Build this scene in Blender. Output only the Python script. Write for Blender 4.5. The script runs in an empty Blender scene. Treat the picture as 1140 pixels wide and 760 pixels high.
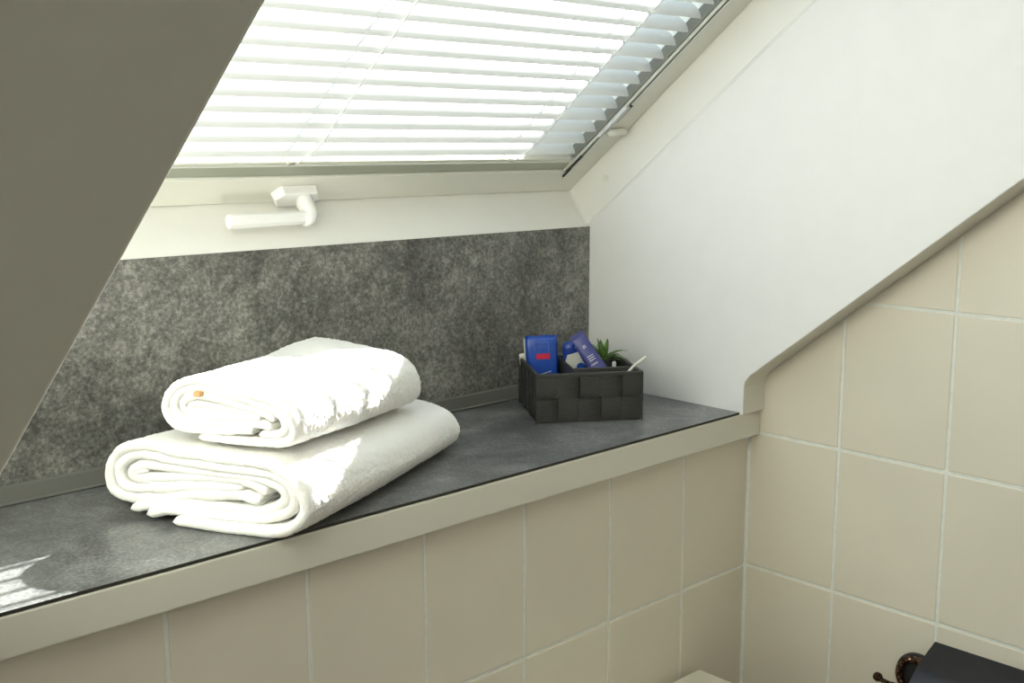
import bpy, bmesh, math, random
from mathutils import Vector, Matrix, noise
random.seed(7)
sc = bpy.context.scene
COL = sc.collection
pi = math.pi
V = Vector

# ---------------------------------------------------------------- room numbers (metres; ledge top is z = 0)
T = 0.0507            # thickness of the white boxed-in reveal in front of the tiled wall
D = 0.2673            # depth of the ledge
HB = 0.2431           # height of the stone splashback
AL = math.radians(38.02)   # roof pitch
ZS = 0.0286           # height of the slope line above the ledge front
XL = -1.081           # left side of the window recess
KN = -0.0229          # front plane of the little knee above the ledge
TA = math.tan(AL)
FLOOR = -1.1; CEIL = 1.3; YB = -2.6; XW = -3.0
O = V((0, D, HB)); SU = V((0, -math.cos(AL), math.sin(AL))); SN = V((0, math.sin(AL), math.cos(AL)))
def S(x, s, n): return O + V((x, 0, 0)) + SU*s + SN*n
SLOPE = Matrix(((1, 0, 0), (0, SU.y, SN.y), (0, SU.z, SN.z))).to_4x4()      # columns: X, up the slope, outward
SLOPE = Matrix.Translation(O) @ SLOPE

# ---------------------------------------------------------------- materials
def mat(name, col, rough=.5, metal=0, spec=.5, coat=0, sheen=0, trans=0):
    m = bpy.data.materials.new(name); m.use_nodes = True
    b = m.node_tree.nodes['Principled BSDF']
    b.inputs['Base Color'].default_value = (*col, 1); b.inputs['Roughness'].default_value = rough
    b.inputs['Metallic'].default_value = metal; b.inputs['Specular IOR Level'].default_value = spec
    b.inputs['Coat Weight'].default_value = coat; b.inputs['Sheen Weight'].default_value = sheen
    return m
def N(m, t, **k):
    n = m.node_tree.nodes.new(t)
    for a, v in k.items(): setattr(n, a, v)
    return n
def L(m, a, b): m.node_tree.links.new(a, b)
def bs(m): return m.node_tree.nodes['Principled BSDF']
def tex(m, typ, scale, coord='Object', **k):
    tc = N(m, 'ShaderNodeTexCoord'); mp = N(m, 'ShaderNodeMapping')
    L(m, tc.outputs[coord], mp.inputs['Vector'])
    if isinstance(scale, (tuple, list)): mp.inputs['Scale'].default_value = scale; sv = 1
    else: sv = scale
    n = N(m, typ); n.inputs['Scale'].default_value = sv
    for a, v in k.items(): n.inputs[a].default_value = v
    L(m, mp.outputs['Vector'], n.inputs['Vector'])
    return n
def bump(m, src, strength, dist=.001):
    b = N(m, 'ShaderNodeBump'); b.inputs['Strength'].default_value = strength; b.inputs['Distance'].default_value = dist
    L(m, src, b.inputs['Height']); L(m, b.outputs['Normal'], bs(m).inputs['Normal']); return b
def ramp(m, src, stops):
    r = N(m, 'ShaderNodeValToRGB'); e = r.color_ramp.elements
    while len(e) < len(stops): e.new(.5)
    for i, (p, c) in enumerate(stops): e[i].position = p; e[i].color = (*c, 1)
    L(m, src, r.inputs['Fac']); return r
def noisy(name, col, amt, scale, rough=.5, bstr=.1, bdist=.0005, **k):
    m = mat(name, col, rough, **k)
    t = tex(m, 'ShaderNodeTexNoise', scale, Detail=4)
    r = ramp(m, t.outputs['Fac'], [(.3, [c*(1-amt) for c in col]), (.7, [min(1, c*(1+amt)) for c in col])])
    L(m, r.outputs['Color'], bs(m).inputs['Base Color'])
    if bstr: bump(m, t.outputs['Fac'], bstr, bdist)
    return m

M = {}
M['white'] = noisy('white_paint', (.81, .805, .80), .012, 30, .55, .12, .0006)
M['ceil'] = noisy('ceiling_paint', (.70, .70, .63), .015, 30, .6, .1, .0006)
M['lining'] = noisy('lining_lacquer', (.81, .80, .765), .01, 20, .35, .03, .0004)
M['sash'] = noisy('sash_lacquer', (.74, .735, .66), .01, 20, .32, .03, .0004)
M['greige'] = mat('greige_wood_and_edge_shade', (.68, .665, .585), .3)  # paint of the ledge board; also colours in the reveal edge's shade
_t = tex(M['greige'], 'ShaderNodeTexNoise', (12, 160, 160), Detail=5)
bump(M['greige'], _t.outputs['Fac'], .22, .0008)
M['tile'] = mat('beige_tile', (.665, .618, .515), .38)
_t = tex(M['tile'], 'ShaderNodeTexNoise', 9, Detail=3)
_r = ramp(M['tile'], _t.outputs['Fac'], [(.3, (.695, .652, .555)), (.7, (.722, .677, .577))])
L(M['tile'], _r.outputs['Color'], bs(M['tile']).inputs['Base Color'])
_t = tex(M['tile'], 'ShaderNodeTexNoise', 40, Detail=2); bump(M['tile'], _t.outputs['Fac'], .08, .001)
M['grout'] = noisy('grey_grout', (.76, .78, .74), .06, 120, .85, .3, .0004)
M['floor'] = noisy('floor_stone', (.30, .285, .26), .15, 8, .6, .05)
def stone(name, dark, mid, light, rough, coord_scale=1.0):
    m = mat(name, mid, rough)
    n1 = tex(m, 'ShaderNodeTexNoise', 7*coord_scale, Detail=8, Roughness=.62, Distortion=.5)
    n2 = tex(m, 'ShaderNodeTexNoise', 260*coord_scale, Detail=5, Roughness=.7)
    n3 = tex(m, 'ShaderNodeTexNoise', 38*coord_scale, Detail=9, Roughness=.75, Distortion=1.2)
    a = N(m, 'ShaderNodeMath', operation='MULTIPLY'); a.inputs[1].default_value = .31; L(m, n1.outputs['Fac'], a.inputs[0])
    b = N(m, 'ShaderNodeMath', operation='MULTIPLY_ADD'); b.inputs[1].default_value = .40; L(m, n2.outputs['Fac'], b.inputs[0]); L(m, a.outputs[0], b.inputs[2])
    c = N(m, 'ShaderNodeMath', operation='MULTIPLY_ADD'); c.inputs[1].default_value = .29; L(m, n3.outputs['Fac'], c.inputs[0]); L(m, b.outputs[0], c.inputs[2])
    r = ramp(m, c.outputs[0], [(.41, dark), (.5, mid), (.61, light)])
    # thin pale veins
    v = tex(m, 'ShaderNodeTexNoise', 5.3*coord_scale, Detail=5, Roughness=.6, Distortion=1.5)
    s1 = N(m, 'ShaderNodeMath', operation='SUBTRACT'); s1.inputs[1].default_value = .5; L(m, v.outputs['Fac'], s1.inputs[0])
    s2 = N(m, 'ShaderNodeMath', operation='ABSOLUTE'); L(m, s1.outputs[0], s2.inputs[0])
    vr = ramp(m, s2.outputs[0], [(.0, (.3, .3, .3)), (.004, (0, 0, 0))])
    vm = N(m, 'ShaderNodeMath', operation='MULTIPLY'); L(m, vr.outputs['Color'], vm.inputs[0])
    mk = ramp(m, n1.outputs['Fac'], [(.48, (0, 0, 0)), (.62, (1, 1, 1))]); L(m, mk.outputs['Color'], vm.inputs[1])
    mx = N(m, 'ShaderNodeMix', data_type='RGBA'); L(m, vm.outputs[0], mx.inputs[0]); L(m, r.outputs['Color'], mx.inputs[6])
    mx.inputs[7].default_value = (*[min(1, x*1.7) for x in light], 1)
    # fine dark cracks in patches
    cv = tex(m, 'ShaderNodeTexNoise', 11*coord_scale, Detail=7, Roughness=.7, Distortion=.9)
    c1 = N(m, 'ShaderNodeMath', operation='SUBTRACT'); c1.inputs[1].default_value = .47; L(m, cv.outputs['Fac'], c1.inputs[0])
    c2 = N(m, 'ShaderNodeMath', operation='ABSOLUTE'); L(m, c1.outputs[0], c2.inputs[0])
    cr = ramp(m, c2.outputs[0], [(.0, (.55, .55, .55)), (.012, (0, 0, 0))])
    cm_ = ramp(m, v.outputs['Fac'], [(.50, (0, 0, 0)), (.60, (1, 1, 1))])
    cf = N(m, 'ShaderNodeMath', operation='MULTIPLY'); L(m, cr.outputs['Color'], cf.inputs[0]); L(m, cm_.outputs['Color'], cf.inputs[1])
    m2x = N(m, 'ShaderNodeMix', data_type='RGBA'); L(m, cf.outputs[0], m2x.inputs[0]); L(m, mx.outputs[2], m2x.inputs[6]); m2x.inputs[7].default_value = (*[x*.6 for x in dark], 1)
    L(m, m2x.outputs[2], bs(m).inputs['Base Color'])
    bump(m, c.outputs[0], .25, .0008)
    return m
M['stone'] = stone('splashback_stone', (.055, .054, .049), (.150, .148, .134), (.37, .362, .330), .5)
M['slab'] = stone('ledge_stone', (.052, .054, .056), (.128, .130, .130), (.30, .302, .295), .30, 1.15)
M['edge_black'] = mat('dark_slab_edge', (.03, .028, .02), .6)
M['strip'] = mat('grey_sealing_strip', (.125, .125, .112), .4)
M['towel'] = mat('white_terry', (.93, .92, .89), .95, sheen=.2)
bs(M['towel']).inputs['Subsurface Weight'].default_value = .45; bs(M['towel']).inputs['Subsurface Radius'].default_value = (1, .9, .75); bs(M['towel']).inputs['Subsurface Scale'].default_value = .008
_n = tex(M['towel'], 'ShaderNodeTexNoise', 900, Detail=2); _n2 = tex(M['towel'], 'ShaderNodeTexNoise', 90, Detail=4)
_a = N(M['towel'], 'ShaderNodeMath', operation='MULTIPLY_ADD'); _a.inputs[1].default_value = .6
L(M['towel'], _n.outputs['Fac'], _a.inputs[0]); L(M['towel'], _n2.outputs['Fac'], _a.inputs[2]); bump(M['towel'], _a.outputs[0], .9, .0025)
M['tan'] = mat('tan_tag', (.62, .36, .16), .8)
M['weave'] = mat('black_webbing', (.030, .029, .026), .55)
_w1 = tex(M['weave'], 'ShaderNodeTexWave', 120); _w2 = tex(M['weave'], 'ShaderNodeTexWave', 120); _w2.bands_direction = 'Z'
_a = N(M['weave'], 'ShaderNodeMath', operation='MULTIPLY'); L(M['weave'], _w1.outputs['Fac'], _a.inputs[0]); L(M['weave'], _w2.outputs['Fac'], _a.inputs[1])
bump(M['weave'], _a.outputs[0], .8, .0008)
_r = ramp(M['weave'], _a.outputs[0], [(.1, (.016, .015, .013)), (.8, (.105, .10, .09))]); L(M['weave'], _r.outputs['Color'], bs(M['weave']).inputs['Base Color'])
def strapmat(name, dirn, lo, hi):
    m = mat(name, hi, .5); w_ = tex(m, 'ShaderNodeTexWave', 150); w_.bands_direction = dirn
    n_ = tex(m, 'ShaderNodeTexNoise', 420, Detail=2)
    a_ = N(m, 'ShaderNodeMath', operation='MULTIPLY_ADD'); a_.inputs[1].default_value = .5; L(m, n_.outputs['Fac'], a_.inputs[0]); 
    b_ = N(m, 'ShaderNodeMath', operation='MULTIPLY'); b_.inputs[1].default_value = .6; L(m, w_.outputs['Fac'], b_.inputs[0]); L(m, b_.outputs[0], a_.inputs[2])
    r_ = ramp(m, a_.outputs[0], [(.25, lo), (.85, hi)]); L(m, r_.outputs['Color'], bs(m).inputs['Base Color']); bump(m, a_.outputs[0], .7, .0008); return m
M['strap_h'] = strapmat('black_strap_across', 'Z', (.013, .013, .012), (.050, .048, .044))
M['strap_v'] = strapmat('black_strap_upright', 'DIAGONAL', (.018, .0175, .016), (.068, .066, .060))
for n_ in M['strap_v'].node_tree.nodes:
    if n_.type == 'TEX_WAVE': n_.inputs['Scale'].default_value = 190
M['rim'] = noisy('black_rim', (.040, .039, .036), .3, 300, .5, .3, .0004)
M['blue'] = mat('royal_blue_film', (.015, .075, .42), .28, coat=.3)
M['blue2'] = mat('deep_blue', (.012, .045, .28), .3)
M['ltblue'] = mat('pale_blue_print', (.08, .18, .58), .35)
M['violet'] = mat('navy_violet_tube', (.055, .062, .24), .35)
M['print'] = mat('white_print', (.75, .75, .80), .5)
M['red'] = mat('red_print', (.60, .02, .06), .4)
M['cream'] = mat('cream_plastic', (.72, .71, .64), .4)
M['leaf'] = noisy('green_leaf', (.12, .23, .05), .35, 60, .45, .1)
M['soil'] = mat('dark_pot', (.03, .03, .03), .6)
M['handle'] = mat('white_nylon', (.88, .875, .86), .22)
M['slat'] = mat('white_slat_enamel', (.77, .77, .75), .22)
M['alu'] = mat('greenish_aluminium', (.42, .44, .36), .35, metal=.55)
M['groove'] = mat('grey_groove', (.13, .13, .11), .5)
M['web'] = mat('dark_grey_channel', (.20, .20, .17), .45)  # dark grey of the blind's own side channel
M['alu2'] = mat('bright_aluminium', (.72, .73, .68), .3, metal=.4)
M['dark'] = mat('dark_gap', (.035, .035, .03), .7)
M['cord'] = mat('blind_cord', (.62, .62, .60), .7)
M['bronze'] = mat('antique_bronze', (.16, .075, .04), .35, metal=.8)
_v = tex(M['bronze'], 'ShaderNodeTexVoronoi', 260); _r = ramp(M['bronze'], _v.outputs['Distance'], [(.15, (.62, .38, .27)), (.45, (.06, .028, .015))])
L(M['bronze'], _r.outputs['Color'], bs(M['bronze']).inputs['Base Color']); bump(M['bronze'], _v.outputs['Distance'], .8, .0015)
M['flap'] = noisy('black_leather', (.011, .011, .014), .1, 300, .36, .15, .0003)
M['paper'] = mat('paper_roll', (.75, .75, .72), .9)
M['cabinet'] = mat('cream_white_top', (.70, .68, .58), .35)
M['clip'] = mat('clear_grey_clip', (.60, .62, .62), .25)
g = bpy.data.materials.new('window_glass'); g.use_nodes = True; nt = g.node_tree; nt.nodes.clear()
o_ = nt.nodes.new('ShaderNodeOutputMaterial'); tr = nt.nodes.new('ShaderNodeBsdfTransparent'); gl = nt.nodes.new('ShaderNodeBsdfGlossy')
tr.inputs['Color'].default_value = (.93, .95, .94, 1); gl.inputs['Roughness'].default_value = .01
fr = nt.nodes.new('ShaderNodeFresnel'); fr.inputs['IOR'].default_value = 1.45; mx = nt.nodes.new('ShaderNodeMixShader')
ge = nt.nodes.new('ShaderNodeNewGeometry'); m1 = nt.nodes.new('ShaderNodeMath'); m1.operation = 'SUBTRACT'; m1.inputs[0].default_value = 1
nt.links.new(ge.outputs['Backfacing'], m1.inputs[1]); m2 = nt.nodes.new('ShaderNodeMath'); m2.operation = 'MULTIPLY'
nt.links.new(m1.outputs[0], m2.inputs[0]); nt.links.new(fr.outputs[0], m2.inputs[1]); nt.links.new(m2.outputs[0], mx.inputs[0]); nt.links.new(tr.outputs[0], mx.inputs[1]); nt.links.new(gl.outputs[0], mx.inputs[2]); nt.links.new(mx.outputs[0], o_.inputs[0])
M['glass'] = g

# ---------------------------------------------------------------- geometry helpers
def link(name, bm, m, parent=None, matrix=None, smooth=False, bevel=0, seg=2, kind=None, label=None, mats=None):
    me = bpy.data.meshes.new(name); bmesh.ops.recalc_face_normals(bm, faces=bm.faces[:]); bm.to_mesh(me); bm.free()
    for mm in (mats or [m]): me.materials.append(mm)
    if smooth:
        for p in me.polygons: p.use_smooth = True
    o = bpy.data.objects.new(name, me); COL.objects.link(o)
    if parent: o.parent = parent
    if matrix is not None: o.matrix_local = matrix
    if bevel:
        b = o.modifiers.new('bevel', 'BEVEL'); b.width = bevel; b.segments = seg; b.limit_method = 'ANGLE'; b.angle_limit = math.radians(40)
        b.harden_normals = False
    if kind: o['kind'] = kind
    if label: o['label'] = label
    return o
def thing(name, label, cat, loc=(0, 0, 0), rot=(0, 0, 0), group=None, matrix=None):
    e = bpy.data.objects.new(name, None); COL.objects.link(e); e.empty_display_size = .05
    if matrix is not None: e.matrix_world = matrix
    else: e.location = loc; e.rotation_euler = rot
    e['label'] = label; e['category'] = cat
    if group: e['group'] = group
    return e
def box(bm, x0, x1, y0, y1, z0, z1, mi=0, mx=None):
    vs = [V((x, y, z)) for x in (x0, x1) for y in (y0, y1) for z in (z0, z1)]
    if mx is not None: vs = [mx @ v for v in vs]
    v = [bm.verts.new(p) for p in vs]
    for q in ((0, 1, 3, 2), (4, 6, 7, 5), (0, 4, 5, 1), (2, 3, 7, 6), (0, 2, 6, 4), (1, 5, 7, 3)):
        f = bm.faces.new([v[i] for i in q]); f.material_index = mi
def prism(bm, pts, x0, x1, mi=0):      # polygon in (y,z) run along x
    a = [bm.verts.new((x0, y, z)) for y, z in pts]; b = [bm.verts.new((x1, y, z)) for y, z in pts]; n = len(pts)
    bm.faces.new(a).material_index = mi; bm.faces.new(b[::-1]).material_index = mi
    for i in range(n): bm.faces.new((a[i], b[i], b[(i+1) % n], a[(i+1) % n])).material_index = mi
def tube(bm, pts, rad, seg=8, cap=True, flat=1.0, mi=0):
    pts = [V(p) for p in pts]; n = len(pts); rings = []
    up = None
    for i, p in enumerate(pts):
        t = (pts[min(i+1, n-1)] - pts[max(i-1, 0)]).normalized()
        if up is None: up = t.orthogonal().normalized()
        up = (up - t*up.dot(t)).normalized(); sd = t.cross(up)
        r = rad[i] if isinstance(rad, (list, tuple)) else rad
        rings.append([bm.verts.new(p + up*(math.cos(2*pi*k/seg)*r) + sd*(math.sin(2*pi*k/seg)*r*flat)) for k in range(seg)])
    for i in range(n-1):
        for k in range(seg): bm.faces.new((rings[i][k], rings[i][(k+1) % seg], rings[i+1][(k+1) % seg], rings[i+1][k])).material_index = mi
    if cap: bm.faces.new(rings[0][::-1]).material_index = mi; bm.faces.new(rings[-1]).material_index = mi
def lathe(bm, prof, seg=32, mx=None, mi=0):       # prof of (r, z) about local z
    rings = []
    for r, z in prof:
        if r < 1e-6: rings.append([bm.verts.new(V((0, 0, z)))])
        else: rings.append([bm.verts.new(V((r*math.cos(2*pi*k/seg), r*math.sin(2*pi*k/seg), z))) for k in range(seg)])
    for a, b in zip(rings, rings[1:]):
        for k in range(seg):
            k2 = (k+1) % seg
            if len(a) == 1 and len(b) == 1: continue
            if len(a) == 1: f = bm.faces.new((a[0], b[k2], b[k]))
            elif len(b) == 1: f = bm.faces.new((a[k], a[k2], b[0]))
            else: f = bm.faces.new((a[k], a[k2], b[k2], b[k]))
            f.material_index = mi
    if mx is not None:
        for R in rings:
            for v in R: v.co = mx @ v.co
def catmull(P, closed=False, per=8):
    out = []; n = len(P)
    for i in range(n-1):
        p0 = P[max(i-1, 0)]; p1 = P[i]; p2 = P[i+1]; p3 = P[min(i+2, n-1)]
        for k in range(per):
            t = k/per
            out.append(tuple(.5*((2*b)+(-a+c)*t+(2*a-5*b+4*c-d)*t*t+(-a+3*b-3*c+d)*t**3) for a, b, c, d in zip(p0, p1, p2, p3)))
    out.append(tuple(P[-1])); return out

# ---------------------------------------------------------------- setting: walls, ceiling, floor
def tile_wall(name, org, U, W, NN, ucuts, wcuts, clip=None):
    bm = bmesh.new(); g = .0021; h = .0012; b = .0012
    org = V(org); U = V(U); W = V(W); NN = V(NN)
    P = lambda u, w, n: org + U*u + W*w + NN*n
    u0, u1, w0, w1 = ucuts[0], ucuts[-1], wcuts[0], wcuts[-1]
    q = [bm.verts.new(P(*c)) for c in ((u0, w0, -h), (u1, w0, -h), (u1, w1, -h), (u0, w1, -h))]; bm.faces.new(q).material_index = 1
    qb = [bm.verts.new(P(*c)) for c in ((u0, w0, -.08), (u1, w0, -.08), (u1, w1, -.08), (u0, w1, -.08))]; bm.faces.new(qb[::-1]).material_index = 1
    for i in range(4): bm.faces.new((q[i], qb[i], qb[(i+1) % 4], q[(i+1) % 4])).material_index = 1
    for a, c in zip(ucuts, ucuts[1:]):
        for d, e in zip(wcuts, wcuts[1:]):
            lo = [bm.verts.new(P(*p)) for p in ((a+g, d+g, -h), (c-g, d+g, -h), (c-g, e-g, -h), (a+g, e-g, -h))]
            md = [bm.verts.new(P(*p)) for p in ((a+g, d+g, -b*.45), (c-g, d+g, -b*.45), (c-g, e-g, -b*.45), (a+g, e-g, -b*.45))]
            hi = [bm.verts.new(P(*p)) for p in ((a+g+b, d+g+b, 0), (c-g-b, d+g+b, 0), (c-g-b, e-g-b, 0), (a+g+b, e-g-b, 0))]
            bm.faces.new(hi)
            for A, B in ((lo, md), (md, hi)):
                for i in range(4): bm.faces.new((A[i], A[(i+1) % 4], B[(i+1) % 4], B[i]))
    if clip:
        for co, no in clip:
            bmesh.ops.bisect_plane(bm, geom=bm.verts[:]+bm.edges[:]+bm.faces[:], plane_co=co, plane_no=no, clear_outer=True)
    o = link(name, bm, None, mats=[M['tile'], M['grout']], kind='structure')
    return o
zc = [FLOOR] + [-.038-.2001*k for k in range(5, -7, -1) if FLOOR < -.038-.2001*k < CEIL] + [CEIL]
uc = [0] + [.1428+.15*k for k in range(0, 17) if .1428+.15*k < -YB-.01] + [-YB]
# right tiled wall, facing -X, cut along the roof slope
tile_wall('wall_right', (0, 0, 0), (0, -1, 0), (0, 0, 1), (-1, 0, 0), uc, zc, clip=[(V((0, 0, ZS-.0003)), V((0, SN.y, SN.z)))])
uc2 = [0] + [.1486+.15*k for k in range(0, 20) if .1486+.15*k < -XW-.01] + [-XW]
zc2 = [FLOOR] + [-.038-.2001*k for k in range(5, -1, -1) if FLOOR < -.038-.2001*k < CEIL]
zc2[-1] = -.0385
tile_wall('wall_front', (0, 0, 0), (-1, 0, 0), (0, 0, 1), (0, -1, 0), uc2, zc2)
bm = bmesh.new(); box(bm, XW-.1, .16, .02, .55, FLOOR-.1, -.0405); link('wall_outer', bm, M['white'], kind='structure')
bm = bmesh.new(); box(bm, .02, .16, YB-.1, .02, FLOOR-.1, -.06); link('wall_outer_right', bm, M['white'], kind='structure').name = 'wall_outer.001'
bm = bmesh.new(); box(bm, XW-.1, .1, YB-.1, .08, FLOOR-.1, FLOOR); link('floor', bm, M['floor'], kind='structure')
bm = bmesh.new(); box(bm, XW-.1, XW, YB-.1, .3, FLOOR, CEIL+.1); link('wall_left', bm, M['white'], kind='structure')
bm = bmesh.new(); box(bm, XW, .0, YB-.1, YB, FLOOR, CEIL+.1); link('wall_back', bm, M['white'], kind='structure')
YT = -(CEIL-ZS)/TA
Cc = V((0, YT, CEIL)); Dd = Cc + SN*.503
botY = .55
def onn(n, y):   # point of the plane at offset n from the splashback-top slope plane, at given y
    return (y, HB + (n - (y-D)*SN.y)/SN.z)
nC = (Cc-O).dot(SN)
prof = [(KN, .0), (KN, ZS-KN*TA), (YT, CEIL), (Dd.y, Dd.z), onn((Dd-O).dot(SN), botY), (botY, .0)]
# sloping ceiling left of the window recess, and flat ceiling
bm = bmesh.new(); prism(bm, prof, XW, XL)
link('ceiling', bm, M['ceil'], kind='structure', bevel=.004, seg=3)
bm = bmesh.new(); box(bm, XW, .0, YB-.1, YT, CEIL, CEIL+.1)
link('ceiling_flat', bm, M['ceil'], kind='structure').name = 'ceiling.001'
# white boxed reveal at the right end of the recess, shade on its front edge put in as greige colour
fil = [(KN, -.0036)]
r_ = .012; z1 = ZS-KN*TA
fil += [(KN, z1-.010), (KN-.0012, z1-.004), (KN-.0045, z1+.0012), (KN-.010, z1+.0078)]
bm = bmesh.new(); prism(bm, fil+prof[2:-1]+[(botY, -.0036)], -T, .12)
for f in bm.faces:
    f.normal_update()
bmesh.ops.recalc_face_normals(bm, faces=bm.faces[:])
for f in bm.faces:
    if abs(f.normal.x) < .5 and (f.normal.y < -.3 or f.normal.z < -.3) : f.material_index = 1
link('wall_reveal_right', bm, None, mats=[M['white'], M['greige']], kind='structure', bevel=.0015)
# recess top above the window
bm = bmesh.new()
stop = 1.17
vs = []
for x in (XL, -T):
    vs.append([bm.verts.new(p) for p in (S(x, stop, -.333), S(x, stop, .157), S(x, (Cc-O).dot(SU), .157), S(x, (Cc-O).dot(SU), -.333))])
bm.faces.new(vs[0]); bm.faces.new(vs[1][::-1])
for i in range(4): bm.faces.new((vs[0][i], vs[1][i], vs[1][(i+1) % 4], vs[0][(i+1) % 4]))
link('ceiling_lintel', bm, M['ceil'], kind='structure').name = 'ceiling.002'
# wall behind splashback and knee mass under the ledge
bm = bmesh.new(); box(bm, XL, -T, D+.006, D+.2, -.3, HB-.03); link('wall_knee', bm, M['white'], kind='structure')

bm = bmesh.new(); v_ = [[bm.verts.new((x, y, z)) for x, y in ((-.0045, .001), (-.0016, -.0016), (.001, -.0045), (.001, .001))] for z in (FLOOR, -.0405)]
for i in range(4): bm.faces.new((v_[0][i], v_[0][(i+1) % 4], v_[1][(i+1) % 4], v_[1][i]))
link('trim_2', bm, M['grout'], kind='structure')
# ---------------------------------------------------------------- ledge, splashback, sealing strip
led = thing('window_ledge', 'long grey stone ledge with a greige wooden front edge under the roof window', 'ledge', (-1.5, .12, 0))
lm = Matrix.Translation(V((1.5, -.12, 0)))
bm = bmesh.new(); box(bm, XW, -T-.0003, -.0172, D, -.0032, 0)
bmesh.ops.recalc_face_normals(bm, faces=bm.faces[:])
for f in bm.faces:
    if f.normal.y < -.5: f.material_index = 1
link('stone_top', bm, None, mats=[M['slab'], M['edge_black']], parent=led, matrix=lm)
bm = bmesh.new(); box(bm, XW, -.0005, -.0178, .018, -.0403, -.0034)
link('edge_board', bm, M['greige'], parent=led, matrix=lm, bevel=.0022, seg=3, label='greige painted wooden front edge')
bm = bmesh.new(); box(bm, XW, .0, .018, D, -.02, -.0034); link('core_board', bm, M['edge_black'], parent=led, matrix=lm)
bm = bmesh.new(); box(bm, XL+.0003, -T-.0003, D, D+.006, -.003, HB)
o = link('splashback', bm, M['stone']); o['label'] = 'mottled dark grey stone splashback panel between ledge and window'; o['category'] = 'splashback'
bm = bmesh.new()
prism(bm, [(D-.0005, .0), (D-.0105, .0), (D-.0115, .0018), (D-.0080, .0035), (D-.0078, .0045), (D-.0035, .0175), (D-.0005, .0195)], XL+.001, -T-.001)
link('trim_1', bm, M['strip'], kind='structure')

# ---------------------------------------------------------------- roof window
win = bpy.data.objects.new('window_1', None); COL.objects.link(win); win['kind'] = 'structure'
win.matrix_world = SLOPE
XR = -.0507; NF = .0665
X0, X1 = XL, XR           # recess sides
def ringbox(bm, xa, xb, sa, sb, w, n0, n1):
    box(bm, xa, xb, sa, sa+w, n0, n1); box(bm, xa, xb, sb-w, sb, n0, n1)
    box(bm, xa, xa+w, sa+w, sb-w, n0, n1); box(bm, xb-w, xb, sa+w, sb-w, n0, n1)
ST = 1.16
# lining boards between wall and window
bm = bmesh.new(); box(bm, X0+.001, X1, -.012, -.0002, .0005, NF+.004); link('lining_board', bm, M['lining'], parent=win)
bm = bmesh.new(); box(bm, X1-.0016, X1+.001, .001, ST, .0052, NF+.004); link('lining_board', bm, M['lining'], parent=win, bevel=.0014, seg=3)
bm = bmesh.new(); box(bm, X1-.0007, X1+.001, .001, ST, .0030, .0060); link('lining_joint', bm, M['white'], parent=win)
bm = bmesh.new(); box(bm, X0-.001, X0+.0016, .001, ST, .0052, NF+.004); link('lining_board', bm, M['lining'], parent=win, bevel=.0007)
bm = bmesh.new(); box(bm, X0, X1, ST, ST+.012, .0005, NF+.004); link('lining_board', bm, M['lining'], parent=win)
# soft cove where bottom and right lining meet
bm = bmesh.new(); rc = .008; pts = [(X1-.0016, 0)] + [(X1-.0016-rc+rc*math.sin(a), rc-rc*math.cos(a)) for a in [k*pi/12 for k in range(0, 7)]]
a = [bm.verts.new((x, s, .004)) for x, s in pts]; b = [bm.verts.new((x, s, NF+.002)) for x, s in pts]
bm.faces.new(a); bm.faces.new(b[::-1])
for i in range(len(pts)): bm.faces.new((a[i], b[i], b[(i+1) % len(pts)], a[(i+1) % len(pts)]))
link('corner_cove', bm, M['lining'], parent=win)
bm = bmesh.new(); lathe(bm, [(0, 0), (.0042, 0), (.0050, -.0004), (.0050, .002), (0, .002)], 24)
link('screw_cap', bm, M['sash'], parent=win, matrix=Matrix.Translation(V((X1-.0022, .071, .038))) @ Matrix.Rotation(pi/2, 4, 'Y'), smooth=False)
# dark joint, outer frame, sash
bm = bmesh.new(); ringbox(bm, X0-.02, X1+.02, -.02, ST+.02, .0215, NF+.006, .1685); link('frame', bm, M['dark'], parent=win)
bm = bmesh.new(); ringbox(bm, X0+.002, X1-.0022, .0012, ST-.001, .0495, NF, .092)
ringbox(bm, X0+.002, X1-.0022, .0012, ST-.001, .030, .092, .115)
link('sash', bm, M['sash'], parent=win, bevel=.0018, seg=3)
bm = bmesh.new(); ringbox(bm, X0+.012, X1-.012, .022, ST-.022, .0160, .117, .175); link('outer_frame', bm, M['alu'], parent=win)
bm = bmesh.new(); box(bm, X0+.020, X1-.020, .020, ST-.020, .1153, .1168); link('glass', bm, M['glass'], parent=win)
# handle
hd = bpy.data.objects.new('handle', None); COL.objects.link(hd); hd.parent = win; hd.location = (-.562, .021, NF)
bm = bmesh.new()
def hexplate(bm, x0, x1, s0, s1, n0, n1, c, ins):
    pts = [(x0, (s0+s1)/2), (x0+c, s1), (x1-c, s1), (x1, (s0+s1)/2), (x1-c, s0), (x0+c, s0)]
    cx, cy = (x0+x1)/2, (s0+s1)/2
    lo = [bm.verts.new((x, y, n1)) for x, y in pts]; hi = [bm.verts.new((cx+(x-cx)*ins, cy+(y-cy)*ins, n0)) for x, y in pts]
    bm.faces.new(lo); bm.faces.new(hi[::-1])
    for i in range(6): bm.faces.new((lo[i], hi[i], hi[(i+1) % 6], lo[(i+1) % 6]))
hexplate(bm, -.034, .034, -.014, .015, -.012, 0, .009, .93)
link('mounting_plate', bm, M['handle'], parent=hd, bevel=.0015, seg=3)
bm = bmesh.new()
tube(bm, [(.009, 0, -.010), (.009, 0, -.018), (.0092, 0, -.026), (.0095, -.0005, -.034), (.006, -.001, -.0395), (-.002, -.001, -.0405)], [.0115, .0112, .0105, .0098, .0088, .0082], 20)
link('neck', bm, M['handle'], parent=hd, smooth=True)
bm = bmesh.new()
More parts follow.
